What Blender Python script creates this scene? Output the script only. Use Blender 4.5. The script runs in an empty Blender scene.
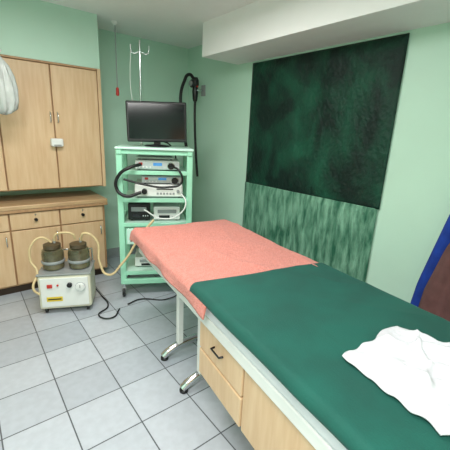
import bpy, bmesh, math, random
from mathutils import Vector, Matrix, noise
random.seed(3)
S=bpy.context.scene
def lin(c):
    return tuple(((v/255)/12.92 if v/255<=.04045 else ((v/255+.055)/1.055)**2.4) for v in c)+(1,)
def mat(name,rgb,rough=.5,metal=0,var=.06,scale=8,bump=0,bscale=60,stretch=(1,1,1),rgb2=None,sheen=0,trans=0,coat=0,emit=0,detail=4,contrast=None,rot=(0,0,0),dist=0,spec=None):
    m=bpy.data.materials.new(name); m.use_nodes=True
    nt=m.node_tree; N=nt.nodes; L=nt.links; b=N['Principled BSDF']
    tc=N.new('ShaderNodeTexCoord'); mp=N.new('ShaderNodeMapping'); mp.inputs['Scale'].default_value=stretch; mp.inputs['Rotation'].default_value=rot
    L.new(tc.outputs['Object'],mp.inputs[0])
    n=N.new('ShaderNodeTexNoise'); n.inputs['Scale'].default_value=scale; n.inputs['Detail'].default_value=detail; n.inputs['Distortion'].default_value=dist
    L.new(mp.outputs[0],n.inputs['Vector'])
    r=N.new('ShaderNodeValToRGB'); c=lin(rgb)
    c2=lin(rgb2) if rgb2 else tuple(max(0,v*(1-var*2)) for v in c[:3])+(1,)
    r.color_ramp.elements[0].color=c2; r.color_ramp.elements[1].color=c
    lo,hi=contrast or (.35,.65)
    r.color_ramp.elements[0].position=lo; r.color_ramp.elements[1].position=hi
    L.new(n.outputs[0],r.inputs[0]); L.new(r.outputs[0],b.inputs['Base Color'])
    b.inputs['Roughness'].default_value=rough; b.inputs['Metallic'].default_value=metal
    b.inputs['Sheen Weight'].default_value=sheen
    if spec is not None: b.inputs['Specular IOR Level'].default_value=spec
    b.inputs['Transmission Weight'].default_value=trans
    b.inputs['Coat Weight'].default_value=coat
    if emit:
        b.inputs['Emission Color'].default_value=c; b.inputs['Emission Strength'].default_value=emit
    if bump:
        n2=N.new('ShaderNodeTexNoise'); n2.inputs['Scale'].default_value=bscale; n2.inputs['Detail'].default_value=5
        L.new(mp.outputs[0],n2.inputs['Vector'])
        bp=N.new('ShaderNodeBump'); bp.inputs['Strength'].default_value=bump; bp.inputs['Distance'].default_value=.02
        L.new(n2.outputs[0],bp.inputs['Height']); L.new(bp.outputs[0],b.inputs['Normal'])
    return m
M={}
M['wall']=mat('wall_paint',(196,230,210),.45,var=.02,scale=2,bump=.04,bscale=90)
M['ceil']=mat('ceiling_paint',(248,248,246),.8,var=.01)
M['wood']=mat('laminate_wood',(222,190,152),.42,rgb2=(212,176,136),scale=6,stretch=(6,6,.6),detail=8)
M['woodd']=mat('wood_edge',(186,146,108),.5,rgb2=(172,132,96),scale=6,stretch=(6,6,.6))
M['counter']=mat('counter_laminate',(204,172,132),.35,rgb2=(188,154,116),scale=6,stretch=(.7,6,6))
M['dark']=mat('dark_gap',(60,45,35),.7)
M['mint']=mat('mint_powdercoat',(160,224,192),.35,var=.03,coat=.2)
M['mintl']=mat('mint_shelf',(200,236,220),.35,var=.03)
M['black']=mat('black_plastic',(18,18,20),.35,var=.1)
M['rubber']=mat('black_rubber',(14,14,16),.45,var=.1)
M['screen']=mat('lcd_screen',(8,9,14),.12,var=.02)
M['white']=mat('white_plastic',(232,234,230),.4,var=.03)
M['grey']=mat('grey_plastic',(150,155,155),.4,var=.05)
M['silver']=mat('brushed_aluminium',(200,205,208),.35,metal=.5,var=.05,scale=20,stretch=(1,1,30))
M['chrome']=mat('chrome',(220,222,225),.15,metal=1,var=.03)
M['beige']=mat('beige_enamel',(222,218,196),.4,var=.04)
M['hose']=mat('beige_hose',(220,196,148),.4,var=.06,scale=20)
M['jar']=mat('jar_glass',(136,130,98),.06,var=.3,trans=.35,coat=.5)
M['lid']=mat('jar_lid',(84,72,52),.35,var=.1)
M['pink']=mat('pink_towelling',(226,142,128),.95,rgb2=(210,122,108),scale=60,bump=.7,bscale=140,sheen=.2,detail=8,contrast=(.3,.7))
M['green']=mat('teal_drape',(2,86,74),.8,rgb2=(1,74,64),scale=5,bump=.12,bscale=160,sheen=.05)
M['towel']=mat('white_cloth',(216,216,222),.9,var=.02,bump=.15,bscale=80)
M['bag']=mat('translucent_polythene',(225,232,228),.25,var=.05,trans=.35,bump=.3,bscale=25)
M['sheet']=mat('white_sheet',(225,228,232),.85,var=.03,bump=.1,bscale=40)
M['velu']=mat('velvet_dark',(26,92,68),.55,rgb2=(2,32,25),scale=3.0,bump=.6,bscale=24,sheen=.06,stretch=(1,1.1,.9),rot=(.5,0,0),detail=10,contrast=(.42,.78),dist=.5,spec=.3)
M['vell']=mat('velvet_crushed',(140,192,164),.45,rgb2=(34,100,74),scale=6,bump=.8,bscale=26,sheen=.12,stretch=(1,3.2,.8),rot=(.12,0,0),detail=12,contrast=(.36,.72),dist=.25,spec=.35)
M['blue']=mat('blue_cotton',(22,62,160),.9,var=.15,scale=12,bump=.2,bscale=60)
M['brown']=mat('brown_cotton',(112,76,74),.9,var=.12,scale=12,bump=.2,bscale=60)
M['red']=mat('red_plastic',(200,50,40),.4)
M['yellow']=mat('yellow_label',(230,200,60),.5)
M['lcd']=mat('blue_display',(70,130,190),.2,emit=.5)
M['skirt']=mat('skirting_tile',(160,168,168),.35,var=.08)
M['added_lamp']=mat('added_lamp_diffuser',(255,255,255),.5,var=0,emit=3)  # glowing panel of the added, unseen ceiling fixtures

def floor_mat():
    m=bpy.data.materials.new('floor_tiles'); m.use_nodes=True
    nt=m.node_tree; N=nt.nodes; L=nt.links; b=N['Principled BSDF']
    tc=N.new('ShaderNodeTexCoord'); mp=N.new('ShaderNodeMapping'); L.new(tc.outputs['Object'],mp.inputs[0])
    mp.inputs['Location'].default_value=(.1,.05,0)
    br=N.new('ShaderNodeTexBrick'); br.offset=0; br.squash=1
    br.inputs['Scale'].default_value=1; br.inputs['Brick Width'].default_value=.3; br.inputs['Row Height'].default_value=.3
    br.inputs['Mortar Size'].default_value=.0035; br.inputs['Mortar Smooth'].default_value=.1; br.inputs['Bias'].default_value=0
    br.inputs['Color1'].default_value=lin((192,198,206)); br.inputs['Color2'].default_value=lin((170,177,186)); br.inputs['Mortar'].default_value=lin((88,92,98))
    L.new(mp.outputs[0],br.inputs['Vector'])
    n=N.new('ShaderNodeTexNoise'); n.inputs['Scale'].default_value=25; n.inputs['Detail'].default_value=8; L.new(mp.outputs[0],n.inputs['Vector'])
    r=N.new('ShaderNodeValToRGB'); r.color_ramp.elements[0].color=(.92,.92,.92,1); r.color_ramp.elements[0].position=.35; r.color_ramp.elements[1].position=.65
    L.new(n.outputs[0],r.inputs[0])
    mx=N.new('ShaderNodeMixRGB'); mx.blend_type='MULTIPLY'; mx.inputs[0].default_value=1
    L.new(br.outputs[0],mx.inputs[1]); L.new(r.outputs[0],mx.inputs[2]); L.new(mx.outputs[0],b.inputs['Base Color'])
    b.inputs['Roughness'].default_value=.28
    return m
M['floor']=floor_mat()

def link(o,parent=None):
    S.collection.objects.link(o)
    if parent: o.parent=parent
    return o
def empty(name,loc=(0,0,0),rz=0):
    e=bpy.data.objects.new(name,None); e.empty_display_size=.1
    e.location=loc; e.rotation_euler=(0,0,rz); S.collection.objects.link(e); return e
def mesh(name,bm,m,parent=None,smooth=False):
    me=bpy.data.meshes.new(name); bm.to_mesh(me); bm.free()
    for p in me.polygons: p.use_smooth=smooth
    me.materials.append(M[m] if isinstance(m,str) else m)
    return link(bpy.data.objects.new(name,me),parent)
def box(name,x0,x1,y0,y1,z0,z1,m,parent=None,bev=0.004,rot=None):
    bm=bmesh.new(); bmesh.ops.create_cube(bm,size=1)
    c=Vector(((x0+x1)/2,(y0+y1)/2,(z0+z1)/2)); d=Vector((x1-x0,y1-y0,z1-z0))
    for v in bm.verts: v.co=Vector((v.co.x*d.x,v.co.y*d.y,v.co.z*d.z))
    if bev>0: bmesh.ops.bevel(bm,geom=bm.edges[:],offset=min(bev,min(d)*.45),segments=2,affect='EDGES',profile=.5)
    o=mesh(name,bm,m,parent); o.location=c
    if rot: o.rotation_euler=rot
    return o
def lathe(name,prof,m,parent=None,loc=(0,0,0),rot=(0,0,0),seg=28):
    bm=bmesh.new(); rings=[]
    for r,z in prof:
        rings.append([bm.verts.new((max(r,1e-4)*math.cos(2*math.pi*i/seg),max(r,1e-4)*math.sin(2*math.pi*i/seg),z)) for i in range(seg)])
    for a,b in zip(rings,rings[1:]):
        for i in range(seg): bm.faces.new((a[i],a[(i+1)%seg],b[(i+1)%seg],b[i]))
    bm.faces.new(rings[0][::-1]); bm.faces.new(rings[-1])
    bmesh.ops.recalc_face_normals(bm,faces=bm.faces[:])
    o=mesh(name,bm,m,parent,True); o.location=loc; o.rotation_euler=rot
    md=o.modifiers.new('e','EDGE_SPLIT'); md.split_angle=math.radians(40)
    return o
def cyl(name,r,h,m,parent=None,loc=(0,0,0),rot=(0,0,0),seg=24):
    b=min(r*.15,h*.2)
    return lathe(name,[(r-b,-h/2),(r,-h/2+b),(r,h/2-b),(r-b,h/2)],m,parent,loc,rot,seg)
def tube(name,pts,r,m,parent=None,cyc=False,smooth=True):
    cu=bpy.data.curves.new(name,'CURVE'); cu.dimensions='3D'; cu.bevel_depth=r; cu.bevel_resolution=4; cu.use_fill_caps=True
    if smooth:
        s=cu.splines.new('BEZIER'); s.bezier_points.add(len(pts)-1)
        for p,q in zip(s.bezier_points,pts):
            p.co=q; p.handle_left_type='AUTO'; p.handle_right_type='AUTO'
    else:
        s=cu.splines.new('POLY'); s.points.add(len(pts)-1)
        for p,q in zip(s.points,pts): p.co=(*q,1)
    s.use_cyclic_u=cyc; s.resolution_u=10
    cu.materials.append(M[m]); return link(bpy.data.objects.new(name,cu),parent)
H=math.pi/2
# ---------------- camera
f=330.; p=math.radians(15.4); hd=math.radians(38.8); th=math.radians(2.64)
fh=Vector((math.sin(hd),math.cos(hd),0)); r0=Vector((math.cos(hd),-math.sin(hd),0)); up=Vector((0,0,1))
fw=fh*math.cos(p)-up*math.sin(p); u0=fh*math.sin(p)+up*math.cos(p)
r=r0*math.cos(th)+u0*math.sin(th); u=u0*math.cos(th)-r0*math.sin(th)
cam=bpy.data.cameras.new('camera'); co=bpy.data.objects.new('camera',cam); S.collection.objects.link(co)
cam.sensor_width=36; cam.lens=36*f/450; cam.clip_start=.02
mw=Matrix((r,u,-fw)).transposed().to_4x4(); mw.translation=Vector((0,0,1.5)); co.matrix_world=mw
S.camera=co
# ---------------- room
XR=2.36; XL=-1.6; YB=3.8; YF=-1.6; ZC=2.48
box('floor',XL-.1,XR+.1,YF-.1,YB+.1,-.1,0,'floor',bev=0)
box('ceiling',XL-.1,XR+.1,YF-.1,YB+.1,ZC,ZC+.1,'ceil',bev=0)
box('wall_right',XR,XR+.1,YF-.1,YB+.1,0,ZC,'wall',bev=0)
box('wall_back',XL-.1,XR,YB,YB+.1,0,ZC,'wall',bev=0)
box('wall_front',XL-.1,XR,YF-.1,YF,0,ZC,'wall',bev=0)
box('wall_left',XL-.1,XL,YF,YB,0,ZC,'wall',bev=0)
box('wall_bulkhead',XL,1.13,3.37,YB,2.03,ZC,'wall',bev=0)
box('ceiling_beam',1.92,XR,YF,2.85,2.19,ZC,'ceil',bev=0)
box('baseboard_right',XR-.012,XR,YF,YB,0,.1,'skirt',bev=.002)
box('baseboard_back',1.13,XR-.012,YB-.012,YB,0,.1,'skirt',bev=.002)
d=empty('door_1',(0,YF,0))
box('leaf',-.4,.4,.0,.04,0,2.0,'wood',d); 
for s in(-1,1): box('jamb',s*.44-.04,s*.44+.04,0,.06,0,2.08,'woodd',d)
box('head',-.48,.48,0,.06,2.0,2.08,'woodd',d)
# added ceiling fixtures, out of view: soft room light and fill from the front
for i,(x,y) in enumerate([(-.45,-.1),(.55,1.75)]):
    e=empty('added_ceiling_light',(x,y,ZC))
    box('housing',-.62,.62,-.17,.17,-.05,0,'white',e)
    box('added_diffuser',-.6,.6,-.15,.15,-.06,-.045,'added_lamp',e)
    la=bpy.data.lights.new('added_lamp','AREA'); la.shape='RECTANGLE'; la.size=1.2; la.size_y=.3; la.energy=[66,34][i]; la.color=(1,.975,.95)
    lo=bpy.data.objects.new('added_lamp',la); link(lo,e); lo.location=(0,0,-.075)
# ---------------- upper cupboard
ZU=.945
c=empty('wall_cupboard',(0,0,0))
ux=[1.10,.70,.29,-.12,-.53,-.94,-1.36]
box('carcass',-1.38,1.12,3.39,3.795,ZU-.01,2.025,'woodd',c,.002)
for a,b_ in zip(ux[1:],ux):
    box('door_panel',a+.005,b_-.005,3.365,3.388,ZU,2.008,'wood',c,.005)
box('frame_side',1.10,1.13,3.36,3.79,ZU-.01,2.028,'wood',c,.002)
box('frame_top',-1.38,1.10,3.358,3.39,2.012,2.028,'woodd',c,.002)
for x in(.73,.67,-.09,-.15):
    tube('handle',[(x,3.365,1.53),(x,3.34,1.54),(x,3.34,1.61),(x,3.365,1.62)],.005,'chrome',c,smooth=False)
# ---------------- lower counter cabinet
c=empty('base_cabinet',(0,0,0))
lx=[1.06,.66,.26,-.14,-.54,-.94,-1.34]
box('carcass',-1.38,1.08,3.30,3.795,.08,.79,'woodd',c,.003)
box('plinth',-1.38,1.06,3.34,3.79,0,.08,'dark',c,.002)
box('worktop',-1.38,1.10,3.25,3.795,.79,.83,'counter',c,.008)
box('worktop_lip',-1.38,1.10,3.255,3.29,.765,.79,'woodd',c,.003)
for a,b_ in zip(lx[1:],lx):
    box('drawer_front',a+.006,b_-.006,3.275,3.302,.61,.755,'wood',c,.005)
    cyl('drawer_knob',.014,.03,'black',c,((a+b_)/2,3.262,.69),(H,0,0))
    cyl('keyhole',.007,.01,'chrome',c,((a+b_)/2,3.272,.735),(H,0,0))
    box('door_panel',a+.006,b_-.006,3.275,3.302,.10,.60,'wood',c,.005)
    tube('door_handle',[(b_-.04,3.275,.47),(b_-.04,3.25,.48),(b_-.04,3.25,.55),(b_-.04,3.275,.56)],.005,'chrome',c,smooth=False)
c=empty('tissue_dispenser',(.70,3.36,1.36))
box('body',-.05,.05,-.06,.003,-.035,.035,'white',c,.012)
box('slot',-.03,.03,-.064,-.055,-.026,-.018,'grey',c,.002)
# ---------------- polythene bag hanging from the ceiling on a cord
e=empty('hanging_plastic_bag',(.30,3.02,ZC-.05))
bm=bmesh.new(); nu=72; prof=[(.012,-.46),(.03,-.49),(.055,-.53),(.075,-.60),(.085,-.68),(.088,-.76),(.075,-.82),(.045,-.85),(.01,-.86)]; R=[]
for j,(rr,z) in enumerate(prof):
    row=[]
    for i in range(nu):
        a=2*math.pi*i/nu; k=1+.16*math.sin(8*a+z*6)+.07*math.sin(19*a+j)
        row.append(bm.verts.new((rr*k*math.cos(a),.6*rr*k*math.sin(a),z+.006*math.sin(5*a+j))))
    R.append(row)
for a,b_ in zip(R,R[1:]):
    for i in range(nu): bm.faces.new((a[i],a[(i+1)%nu],b_[(i+1)%nu],b_[i]))
bm.faces.new(R[0]); bm.faces.new(R[-1][::-1]); bmesh.ops.recalc_face_normals(bm,faces=bm.faces[:])
mesh('bag_body',bm,'bag',e,True)
tube('cord',[(0,0,.05),(0,0,-.47)],.003,'white',e,smooth=False)
lathe('knot',[(.008,-.47),(.016,-.46),(.016,-.45),(.03,-.43),(.02,-.425)],'white',e)
# ---------------- velvet panels on right wall
def wallcloth(name,y0,y1,z0,z1,m,seed):
    bm=bmesh.new(); nu,nv=70,60; V=[]
    for j in range(nv+1):
        V.append([])
        for i in range(nu+1):
            y=y0+(y1-y0)*i/nu; z=z0+(z1-z0)*j/nv
            n=noise.fractal(Vector((y*3.5+seed,z*1.6,seed)),1.0,2.0,4)
            edge=min(i,nu-i,j,nv-j)/4; edge=min(1,edge)
            V[-1].append(bm.verts.new((XR-.012-.012*(.6+n)*edge,y,z)))
    for j in range(nv):
        for i in range(nu): bm.faces.new((V[j][i],V[j+1][i],V[j+1][i+1],V[j][i+1]))
    bmesh.ops.recalc_face_normals(bm,faces=bm.faces[:])
    o=mesh(name,bm,m,None,True)
    md=o.modifiers.new('s','SOLIDIFY'); md.thickness=.008; md.offset=0
    return o
e=empty('velvet_wall_hanging',(0,0,0))
a=wallcloth('upper_velvet',1.14,2.60,1.02,2.17,'velu',1.3); a.parent=e
a=wallcloth('lower_velvet',1.15,2.61,.38,1.022,'vell',7.7); a.parent=e
box('backing',XR-.008,XR,1.16,2.59,.40,2.15,'dark',e,.002)
# ---------------- suction machine
e=empty('suction_machine',(.59,2.84,0),math.radians(-24))
box('housing',-.2,.2,-.14,.14,.045,.34,'beige',e,.02)
box('front_panel',-.18,.18,-.146,-.138,.07,.32,'white',e,.006)
box('lid_plate',-.205,.205,-.145,.145,.34,.355,'grey',e,.006)
for x in(-.16,.16):
    for y in(-.1,.1):
        cyl('castor_wheel',.022,.02,'rubber',e,(x,y,.023),(0,H,0)); cyl('castor_stem',.008,.02,'chrome',e,(x,y,.04))
lathe('vacuum_gauge',[(.03,0),(.036,.004),(.036,.02),(.03,.024)],'white',e,(.12,-.144,.24),(H,0,0))
lathe('gauge_ring',[(.038,0),(.04,.01),(.038,.018)],'chrome',e,(.12,-.144,.24),(H,0,0))
box('gauge_needle',.118,.122,-.171,-.168,.235,.262,'black',e,.001)
cyl('regulator_knob',.02,.025,'black',e,(.04,-.155,.26),(H,0,0))
box('switch',-.13,-.09,-.155,-.145,.24,.27,'red',e,.003)
box('label',-.14,-.02,-.15,-.146,.12,.16,'yellow',e,.002)
box('label_text',-.13,-.03,-.152,-.1495,.135,.145,'black',e,.001)
cyl('power_lamp',.008,.01,'red',e,(-.05,-.15,.26),(H,0,0))
for x in(-.1,.1):
    lathe('collection_jar',[(.07,0),(.083,.012),(.085,.135),(.078,.165),(.055,.178)],'jar',e,(x,0,.355))
    lathe('jar_cap',[(.06,0),(.066,.006),(.066,.035),(.05,.042),(.02,.045)],'lid',e,(x,0,.53))
    lathe('jar_band',[(.086,0),(.09,.005),(.09,.02),(.086,.025)],'grey',e,(x,0,.41))
    cyl('nozzle',.01,.04,'grey',e,(x+.02,0,.59))
tube('jar_link_hose',[(-.08,0,.59),(-.06,-.02,.65),(.0,-.03,.67),(.07,-.02,.65),(.08,0,.60)],.009,'hose',e)
tube('side_hose',[(-.1,.0,.58),(-.17,-.02,.63),(-.235,-.05,.58),(-.25,-.06,.45),(-.2,-.1,.37),(-.22,-.17,.25),(-.18,-.17,.2)],.009,'hose',e)
tube('carry_handle',[(-.19,.1,.35),(-.19,.1,.48),(.19,.1,.48),(.19,.1,.35)],.008,'chrome',e,smooth=False)
tube('patient_hose',[(.12,0,.59),(.16,-.03,.66),(.25,-.04,.60),(.27,-.05,.4),(.33,-.08,.3),(.45,-.1,.4),(.62,-.1,.66),(.72,-.1,.78)],.010,'hose',e)
tube('power_cord',[(.18,.13,.1),(.24,.1,.03),(.32,-.1,.012),(.26,-.24,.012),(.36,-.3,.012),(.42,-.16,.012)],.006,'rubber',e)
# ---------------- endoscopy trolley
TX,TY=1.41,2.82; TA=-27
tr=empty('endoscopy_trolley',(TX,TY,0),math.radians(TA))
W=.295; D=.23
for sx in(-1,1):
    for sy in(-1,1):
        box('post',sx*W-.026,sx*W+.026,sy*D-.018,sy*D+.018,.12,1.35,'mint',tr,.008)
        x,y=sx*W,sy*D
        cyl('castor_stem',.012,.04,'chrome',tr,(x,y,.105))
        box('castor_fork',x-.02,x+.02,y-.025,y+.02,.06,.09,'grey',tr,.004)
        cyl('castor_wheel',.045,.025,'rubber',tr,(x,y-.01,.045),(0,H,0))
        cyl('castor_hub',.02,.03,'grey',tr,(x,y-.01,.045),(0,H,0))
    box('side_rail_bottom',sx*W-.02,sx*W+.02,-D,D,.12,.17,'mint',tr,.006)
    box('side_rail_mid',sx*W-.012,sx*W+.012,-D,D,.68,.72,'mint',tr,.006)
    box('side_rail_top',sx*W-.022,sx*W+.022,-D-.03,D+.02,1.30,1.35,'mint',tr,.008)
def shelf(n,z,t=.02,lip=True):
    box(n,-W+.02,W-.02,-D-.01,D,z-t,z,'mintl',tr,.004)
    box(n+'_front_edge',-W+.02,W-.02,-D-.02,-D-.005,z-t-.006,z+.008,'mint',tr,.003)
for k,z in enumerate([1.33,1.16,.92,.70,.24]): shelf('shelf_%d'%(k+1),z)
box('top_deck',-W-.03,W+.03,-D-.04,D+.03,1.342,1.362,'mintl',tr,.006)
box('drawer_box',-W+.03,W-.03,-D,D-.02,.50,.66,'mint',tr,.006)
box('drawer_face',-W+.04,W-.04,-D-.015,-D,.51,.65,'mintl',tr,.006)
tube('drawer_pull',[(-.06,-D-.015,.585),(-.06,-D-.035,.585),(.06,-D-.035,.585),(.06,-D-.015,.585)],.005,'chrome',tr,smooth=False)
box('foot_rail',-W,W,-D-.02,-D+.02,.12,.17,'mint',tr,.006)
# monitor
mo=empty('display_monitor',(TX+.015,TY-.01,1.363),math.radians(-27))
lathe('stand_base',[(.11,0),(.115,.006),(.1,.014),(.03,.02)],'black',mo)
box('stand_neck',-.03,.03,-.01,.02,.015,.09,'black',mo,.005)
MR=(math.radians(-3),math.radians(-1.5),0)
box('bezel',-.262,.262,-.035,.005,.04,.385,'black',mo,.01,MR)
box('rear_shell',-.2,.2,.0,.05,.09,.34,'black',mo,.02,MR)
box('panel',-.243,.243,-.038,-.034,.068,.366,'screen',mo,.001,MR)
box('logo',-.03,.03,-.037,-.034,.048,.054,'white',mo,.001,MR)
# equipment
def equip(name,x,z,w,h,d_,m,details):
    c_=math.cos(math.radians(TA)); s_=math.sin(math.radians(TA))
    e=empty(name,(TX+c_*x,TY+s_*x,z),math.radians(TA))
    box('casing',-w/2,w/2,-d_/2,d_/2,.008,h,m,e,.008)
    for sx in(-1,1):
        for sy in (-1,1): cyl('foot',.012,.01,'rubber',e,(sx*(w/2-.03),sy*(d_/2-.03),.005))
    details(e,w,h,-d_/2)
    return e
def det_light(e,w,h,y):
    box('fascia',-w/2+.01,w/2-.01,y-.006,y,.015,h-.01,'silver',e,.003)
    cyl('scope_socket',.028,.04,'black',e,(w*.3,y-.02,h*.5),(H,0,0))
    cyl('scope_ring',.034,.012,'chrome',e,(w*.3,y-.008,h*.5),(H,0,0))
    box('display',-w*.1,w*.1,y-.01,y-.005,h*.5,h*.8,'lcd',e,.002)
    for i in range(4): cyl('button',.007,.01,'white',e,(-w*.4+i*.03,y-.01,h*.35),(H,0,0))
    box('power_switch',-w*.42,-w*.34,y-.012,y-.005,h*.55,h*.8,'red',e,.002)
def det_proc(e,w,h,y):
    box('fascia',-w/2+.01,w/2-.01,y-.006,y,.015,h-.01,'white',e,.003)
    cyl('video_socket',.024,.05,'black',e,(-w*.3,y-.02,h*.5),(H,0,0))
    box('drive_slot',-w*.05,w*.3,y-.009,y-.005,h*.62,h*.7,'black',e,.001)
    for i in range(6): box('key',-w*.05+i*.028,-w*.05+i*.028+.018,y-.01,y-.005,h*.25,h*.4,'grey',e,.002)
    cyl('dial',.014,.02,'grey',e,(w*.4,y-.012,h*.5),(H,0,0))
def det_rec(e,w,h,y):
    box('tray',-w*.35,w*.35,y-.008,y,h*.55,h*.8,'grey',e,.002)
    box('display',-w*.3,w*.1,y-.008,y-.003,h*.2,h*.4,'screen',e,.001)
    for i in range(3): cyl('button',.006,.01,'silver',e,(w*.2+i*.02,y-.006,h*.3),(H,0,0))
equip('light_source_unit',.02,1.168-.005,.38,.085,.34,'white',det_light)
equip('remote_keyboard',.0,1.248,.34,.025,.18,'white',lambda e,w,h,y:[box('key_row',-w/2+.02,w/2-.02,y+.02+i*.03,y+.04+i*.03,h,h+.006,'grey',e,.002) for i in range(4)])
equip('video_processor',.03,.923,.42,.12,.36,'white',det_proc)
equip('xenon_lamp_unit',.06,1.043,.36,.075,.34,'silver',det_light)
equip('video_recorder',-.15,.703,.19,.16,.3,'black',det_rec)
equip('thermal_printer',.1,.703,.24,.13,.3,'white',det_rec)
equip('foot_pedal_box',-.05,.243,.30,.10,.28,'white',det_rec)
equip('water_pump_unit',.02,.343,.24,.07,.22,'grey',det_rec)
tube('scope_cable',[(-.12,-.24,1.22),(-.2,-.3,1.2),(-.29,-.3,1.14),(-.32,-.28,1.02),(-.25,-.3,.96),(-.12,-.27,.985)],.014,'rubber',tr)
tube('signal_cable',[(.13,-.23,1.21),(.2,-.3,1.18),(.22,-.3,1.08),(.1,-.31,1.04),(-.1,-.3,1.06),(-.26,-.29,1.1)],.009,'rubber',tr)
tube('mains_cable',[(-.2,.2,.24),(-.1,.1,.2),(.1,-.24,.16),(.2,-.3,.05),(.1,-.36,.012),(-.15,-.34,.012),(-.25,-.42,.012)],.006,'rubber',tr)
tube('monitor_cable',[(.05,.1,1.42),(.15,.2,1.36),(.2,.24,1.2),(.12,.24,1.0)],.007,'rubber',tr)
tube('air_hose',[(.22,-.24,.98),(.26,-.3,.9),(.2,-.31,.8),(.05,-.3,.76),(-.1,-.29,.84)],.006,'white',tr)
# IV pole on trolley
tube('iv_pole',[(-.13,.25,1.3),(-.13,.25,2.28)],.008,'chrome',tr,smooth=False)
box('pole_clamp',-.16,-.10,.22,.27,1.29,1.34,'grey',tr,.004)
for s in(-1,1):
    tube('iv_hook',[(-.13,.25,2.19),(-.13+s*.06,.25,2.17),(-.13+s*.08,.25,2.20),(-.13+s*.08,.25,2.24)],.005,'chrome',tr)
tube('drip_line',[(-.21,.25,2.2),(-.22,.25,1.9),(-.2,.25,1.7),(-.18,.26,1.4)],.003,'white',tr)
# pull-cord from ceiling
e=empty('ceiling_pull_cord',(1.32,3.45,ZC))
tube('cord',[(0,0,0),(0,0,-.6)],.005,'grey',e,smooth=False)
lathe('rose',[(.03,0),(.03,-.01),(.012,-.03)],'white',e)
lathe('pull_grip',[(.006,0),(.014,-.01),(.016,-.07),(.008,-.08)],'red',e,(0,0,-.58))
# ---------------- endoscope on wall bracket
e=empty('flexible_endoscope',(XR,3.45,1.98))
box('bracket',-.012,0,-.04,.04,-.06,.06,'grey',e,.004)
tube('bracket_arm',[(-.01,0,0),(-.12,0,0),(-.12,0,.03)],.01,'chrome',e,smooth=False)
lathe('control_body',[(.022,-.11),(.03,-.08),(.036,0),(.03,.05),(.04,.07),(.04,.12),(.024,.15)],'black',e,(-.12,0,-.02))
cyl('angulation_wheel',.045,.02,'black',e,(-.165,.0,.06),(0,H,0)); cyl('angulation_wheel_small',.03,.02,'grey',e,(-.185,0,.06),(0,H,0))
for k in(-.01,.03): cyl('valve',.009,.03,'red' if k>0 else 'chrome',e,(-.12,-.035,k),(H,0,0))
tube('insertion_tube',[(-.12,0,-.12),(-.12,0,-.3),(-.1,-.02,-.8),(-.09,-.04,-1.0)],.014,'rubber',e)
tube('umbilical_cord',[(-.13,0,.1),(-.17,.06,.16),(-.2,.12,.08),(-.22,.16,-.08),(-.2,.14,-.3),(-.2,.1,-.5),(-.17,.08,-.7)],.018,'rubber',e)
lathe('connector_plug',[(.014,0),(.024,.02),(.024,.07),(.012,.09)],'grey',e,(-.17,.08,-.77))
# ---------------- examination couch
ang=math.radians(-8); LB=2.3; WB=.745
ydir=Vector((math.sin(-ang),math.cos(ang),0)); xdir=Vector((math.cos(ang),math.sin(ang),0))
cc=Vector((.945,2.225,0))+xdir*(WB/2)-ydir*(LB/2)
bed=empty('examination_couch',(cc.x,cc.y,0),ang)
hw=WB/2; hl=LB/2; ZT=.80
box('mattress',-hw+.008,hw-.008,-hl+.01,hl-.012,.68,ZT-.012,'sheet',bed,.02)
box('bed_frame',-hw+.012,hw-.02,-hl+.03,hl-.03,.625,.68,'white',bed,.006)
cab0=-hl+.35; cab1=.12
box('cabinet_carcass',-hw+.05,hw-.06,cab0,cab1,.30,.625,'woodd',bed,.004)
mid=(cab0+cab1)/2+.06
box('cabinet_drawer',-hw+.03,-hw+.052,mid+.006,cab1-.004,.46,.62,'wood',bed,.006)
box('cabinet_lower_front',-hw+.03,-hw+.052,mid+.006,cab1-.004,.305,.45,'wood',bed,.006)
box('cabinet_door',-hw+.03,-hw+.052,cab0+.004,mid-.006,.305,.62,'wood',bed,.006)
yc=(mid+cab1)/2
tube('drawer_handle',[(-hw+.03,yc-.04,.55),(-hw+.01,yc-.036,.55),(-hw+.01,yc+.036,.55),(-hw+.03,yc+.04,.55)],.005,'black',bed,smooth=False)
for y in(.33,.66,-hl+.2):
    for s in(-1,1):
        box('leg_post',s*.22-.02,s*.22+.02,y-.02,y+.02,.08,.65,'white',bed,.006)
    tube('chrome_foot',[(-.34,y,.026),(-.30,y,.055),(-.2,y,.09),(0,y,.1),(.2,y,.09),(.30,y,.055),(.34,y,.026)],.025,'chrome',bed)
    for s in(-1,1): cyl('foot_glide',.026,.02,'rubber',bed,(s*.33,y,.01))
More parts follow.
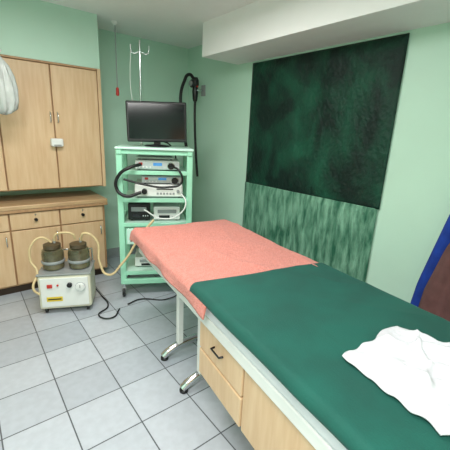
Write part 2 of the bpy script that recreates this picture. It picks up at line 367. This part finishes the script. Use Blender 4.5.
# cloths
def drape(name,v0,v1,ovx,far,near,z,m,amp,seed,thick=.006,freq=7):
    bm=bmesh.new(); nu,nv=120,150; V=[]
    R=.028
    def roll(ex):
        if ex<=0: return 0,0
        a_=min(ex/R,H)
        return R*math.sin(a_), R*(1-math.cos(a_))+max(0,ex-R*H)
    xs0,xs1=-hw-ovx,hw+ovx; ys0,ys1=v0-near,v1+far
    for j in range(nv+1):
        V.append([])
        for i in range(nu+1):
            s=xs0+(xs1-xs0)*i/nu; t=ys0+(ys1-ys0)*j/nv
            dx,dz1=roll(abs(s)-hw)
            X=(min(abs(s),hw)+dx)*(1 if s>0 else -1)
            dy,dz2=roll(t-v1 if far else -1); Y=min(t,v1)+dy if far else t
            dyn,dz3=roll(v0-t if near else -1)
            if near and t<v0: Y=v0-dyn
            dz=max(dz1,dz2,dz3)
            n=noise.fractal(Vector((s*freq*.5+seed,t*freq*.5,seed)),1.,2.,5)
            cr=(1-abs(noise.noise(Vector((s*3.2+t*1.5+seed,t*2.2-s,seed*2))))*2.2); cr=max(0,cr)**3
            if dz>.02:
                k=min(1,(dz-.02)/.08)
                wv=.012*math.sin(t*16+seed+2*n)+.006*n
                wx=.012*math.sin(s*18+seed)+.006*n
                if dz1>0: X+=(wv*.8+.006)*k*(1 if s>0 else -1)
                if dz2>0: Y+=(wx+.008)*k
                if dz3>0: Y-=(wx+.008)*k
            zz=z-dz+(amp*(n+.35+cr*.9) if dz<.005 else amp*.3*n)
            if not far:
                kk=max(0,1-(ys1-t)/.3); Y+=(.03-.03*s/hw+.006*math.sin(s*9))*kk-.02*kk
            V[-1].append(bm.verts.new((X,Y,zz)))
    for j in range(nv):
        for i in range(nu): bm.faces.new((V[j][i],V[j][i+1],V[j+1][i+1],V[j+1][i]))
    o=mesh(name,bm,m,bed,True)
    md=o.modifiers.new('s','SOLIDIFY'); md.thickness=thick; md.offset=1
    return o
vs=hl-1.09
drape('pink_cover',vs-.12,hl-.03,.095,.12,0,ZT,'pink',.009,2.2,.006,7)
drape('green_drape',-hl+.03,vs,.05,0,.2,ZT+.017,'green',.003,5.1,.005,4)
# white cloth lying on the couch
bm=bmesh.new(); Aq=[Vector(q) for q in((.87,.46),(1.20,.45),(1.27,.13),(.81,.14))]
n_=90; V=[]
for j in range(n_+1):
    V.append([])
    for i in range(n_+1):
        a_,b_=i/n_,j/n_
        q=(Aq[0]*(1-a_)+Aq[1]*a_)*(1-b_)+(Aq[3]*(1-a_)+Aq[2]*a_)*b_
        n=max(0,noise.fractal(Vector((q.x*7,q.y*7,3.3)),1,2,4))
        rg=max(0,1-abs(noise.noise(Vector((q.x*7+q.y*4,q.y*6-q.x*2,1))))*3.2)**2
        rg2=max(0,1-abs(noise.noise(Vector((q.x*5-q.y*7,q.y*4+4,6))))*3.5)**2
        ed=min(1,min(i,n_-i,j,n_-j)/9)
        q=q+Vector((noise.noise(Vector((q.y*14,1,0)))*.03,noise.noise(Vector((q.x*12,5,0)))*.03))
        V[-1].append(bm.verts.new((q.x,q.y,ZT+.0355+ed*(.006+.012*n+.016*rg+.014*rg2))))
for j in range(n_):
    for i in range(n_): bm.faces.new((V[j][i],V[j+1][i],V[j+1][i+1],V[j][i+1]))
bmesh.ops.recalc_face_normals(bm,faces=bm.faces[:])
o=mesh('white_towel',bm,'towel',None,True); md=o.modifiers.new('s','SOLIDIFY'); md.thickness=.006; md.offset=0
# ---------------- hanging garments
def garment(name,x,yc,prof,m,ph,parent,depth=.05):
    bm=bmesh.new(); nu,nv=60,len(prof)*6; V=[]
    for j in range(nv+1):
        t=j/nv*(len(prof)-1); k=min(int(t),len(prof)-2); fr=t-k
        z=prof[k][0]*(1-fr)+prof[k+1][0]*fr; w=prof[k][1]*(1-fr)+prof[k+1][1]*fr
        V.append([])
        for i in range(nu+1):
            a_=-1+2*i/nu
            fold=.014*math.sin(a_*13+ph+z*2)*min(1,j/nv*2+.2)
            V[-1].append(bm.verts.new((x-depth*(1-a_*a_)-fold,yc+a_*w,z)))
    for j in range(nv):
        for i in range(nu): bm.faces.new((V[j][i],V[j+1][i],V[j+1][i+1],V[j][i+1]))
    o=mesh(name,bm,m,parent,True); md=o.modifiers.new('s','SOLIDIFY'); md.thickness=.006; md.offset=0
    return o
e=empty('coat_rack',(0,0,0))
box('rail',XR-.02,XR,.1,.58,1.50,1.57,'wood',e,.004)
for y in(.2,.42,.54): tube('hook',[(XR-.02,y,1.54),(XR-.07,y,1.52),(XR-.08,y,1.56)],.006,'chrome',e)
e=empty('blue_gown',(0,0,0))
garment('body',2.27,.42,[(1.53,.03),(1.46,.12),(1.35,.19),(1.1,.25),(.62,.34),(.3,.37)],'blue',.5,e,.06)
e=empty('brown_apron',(0,0,0))
garment('body',2.18,.40,[(1.53,.02),(1.3,.1),(1.1,.16),(.9,.23),(.62,.29),(.35,.31)],'brown',2.0,e,.06)
# world
w=bpy.data.worlds.new('world'); S.world=w; w.use_nodes=True
w.node_tree.nodes['Background'].inputs[0].default_value=(.8,.9,1,1); w.node_tree.nodes['Background'].inputs[1].default_value=.3
S.view_settings.view_transform='Standard'
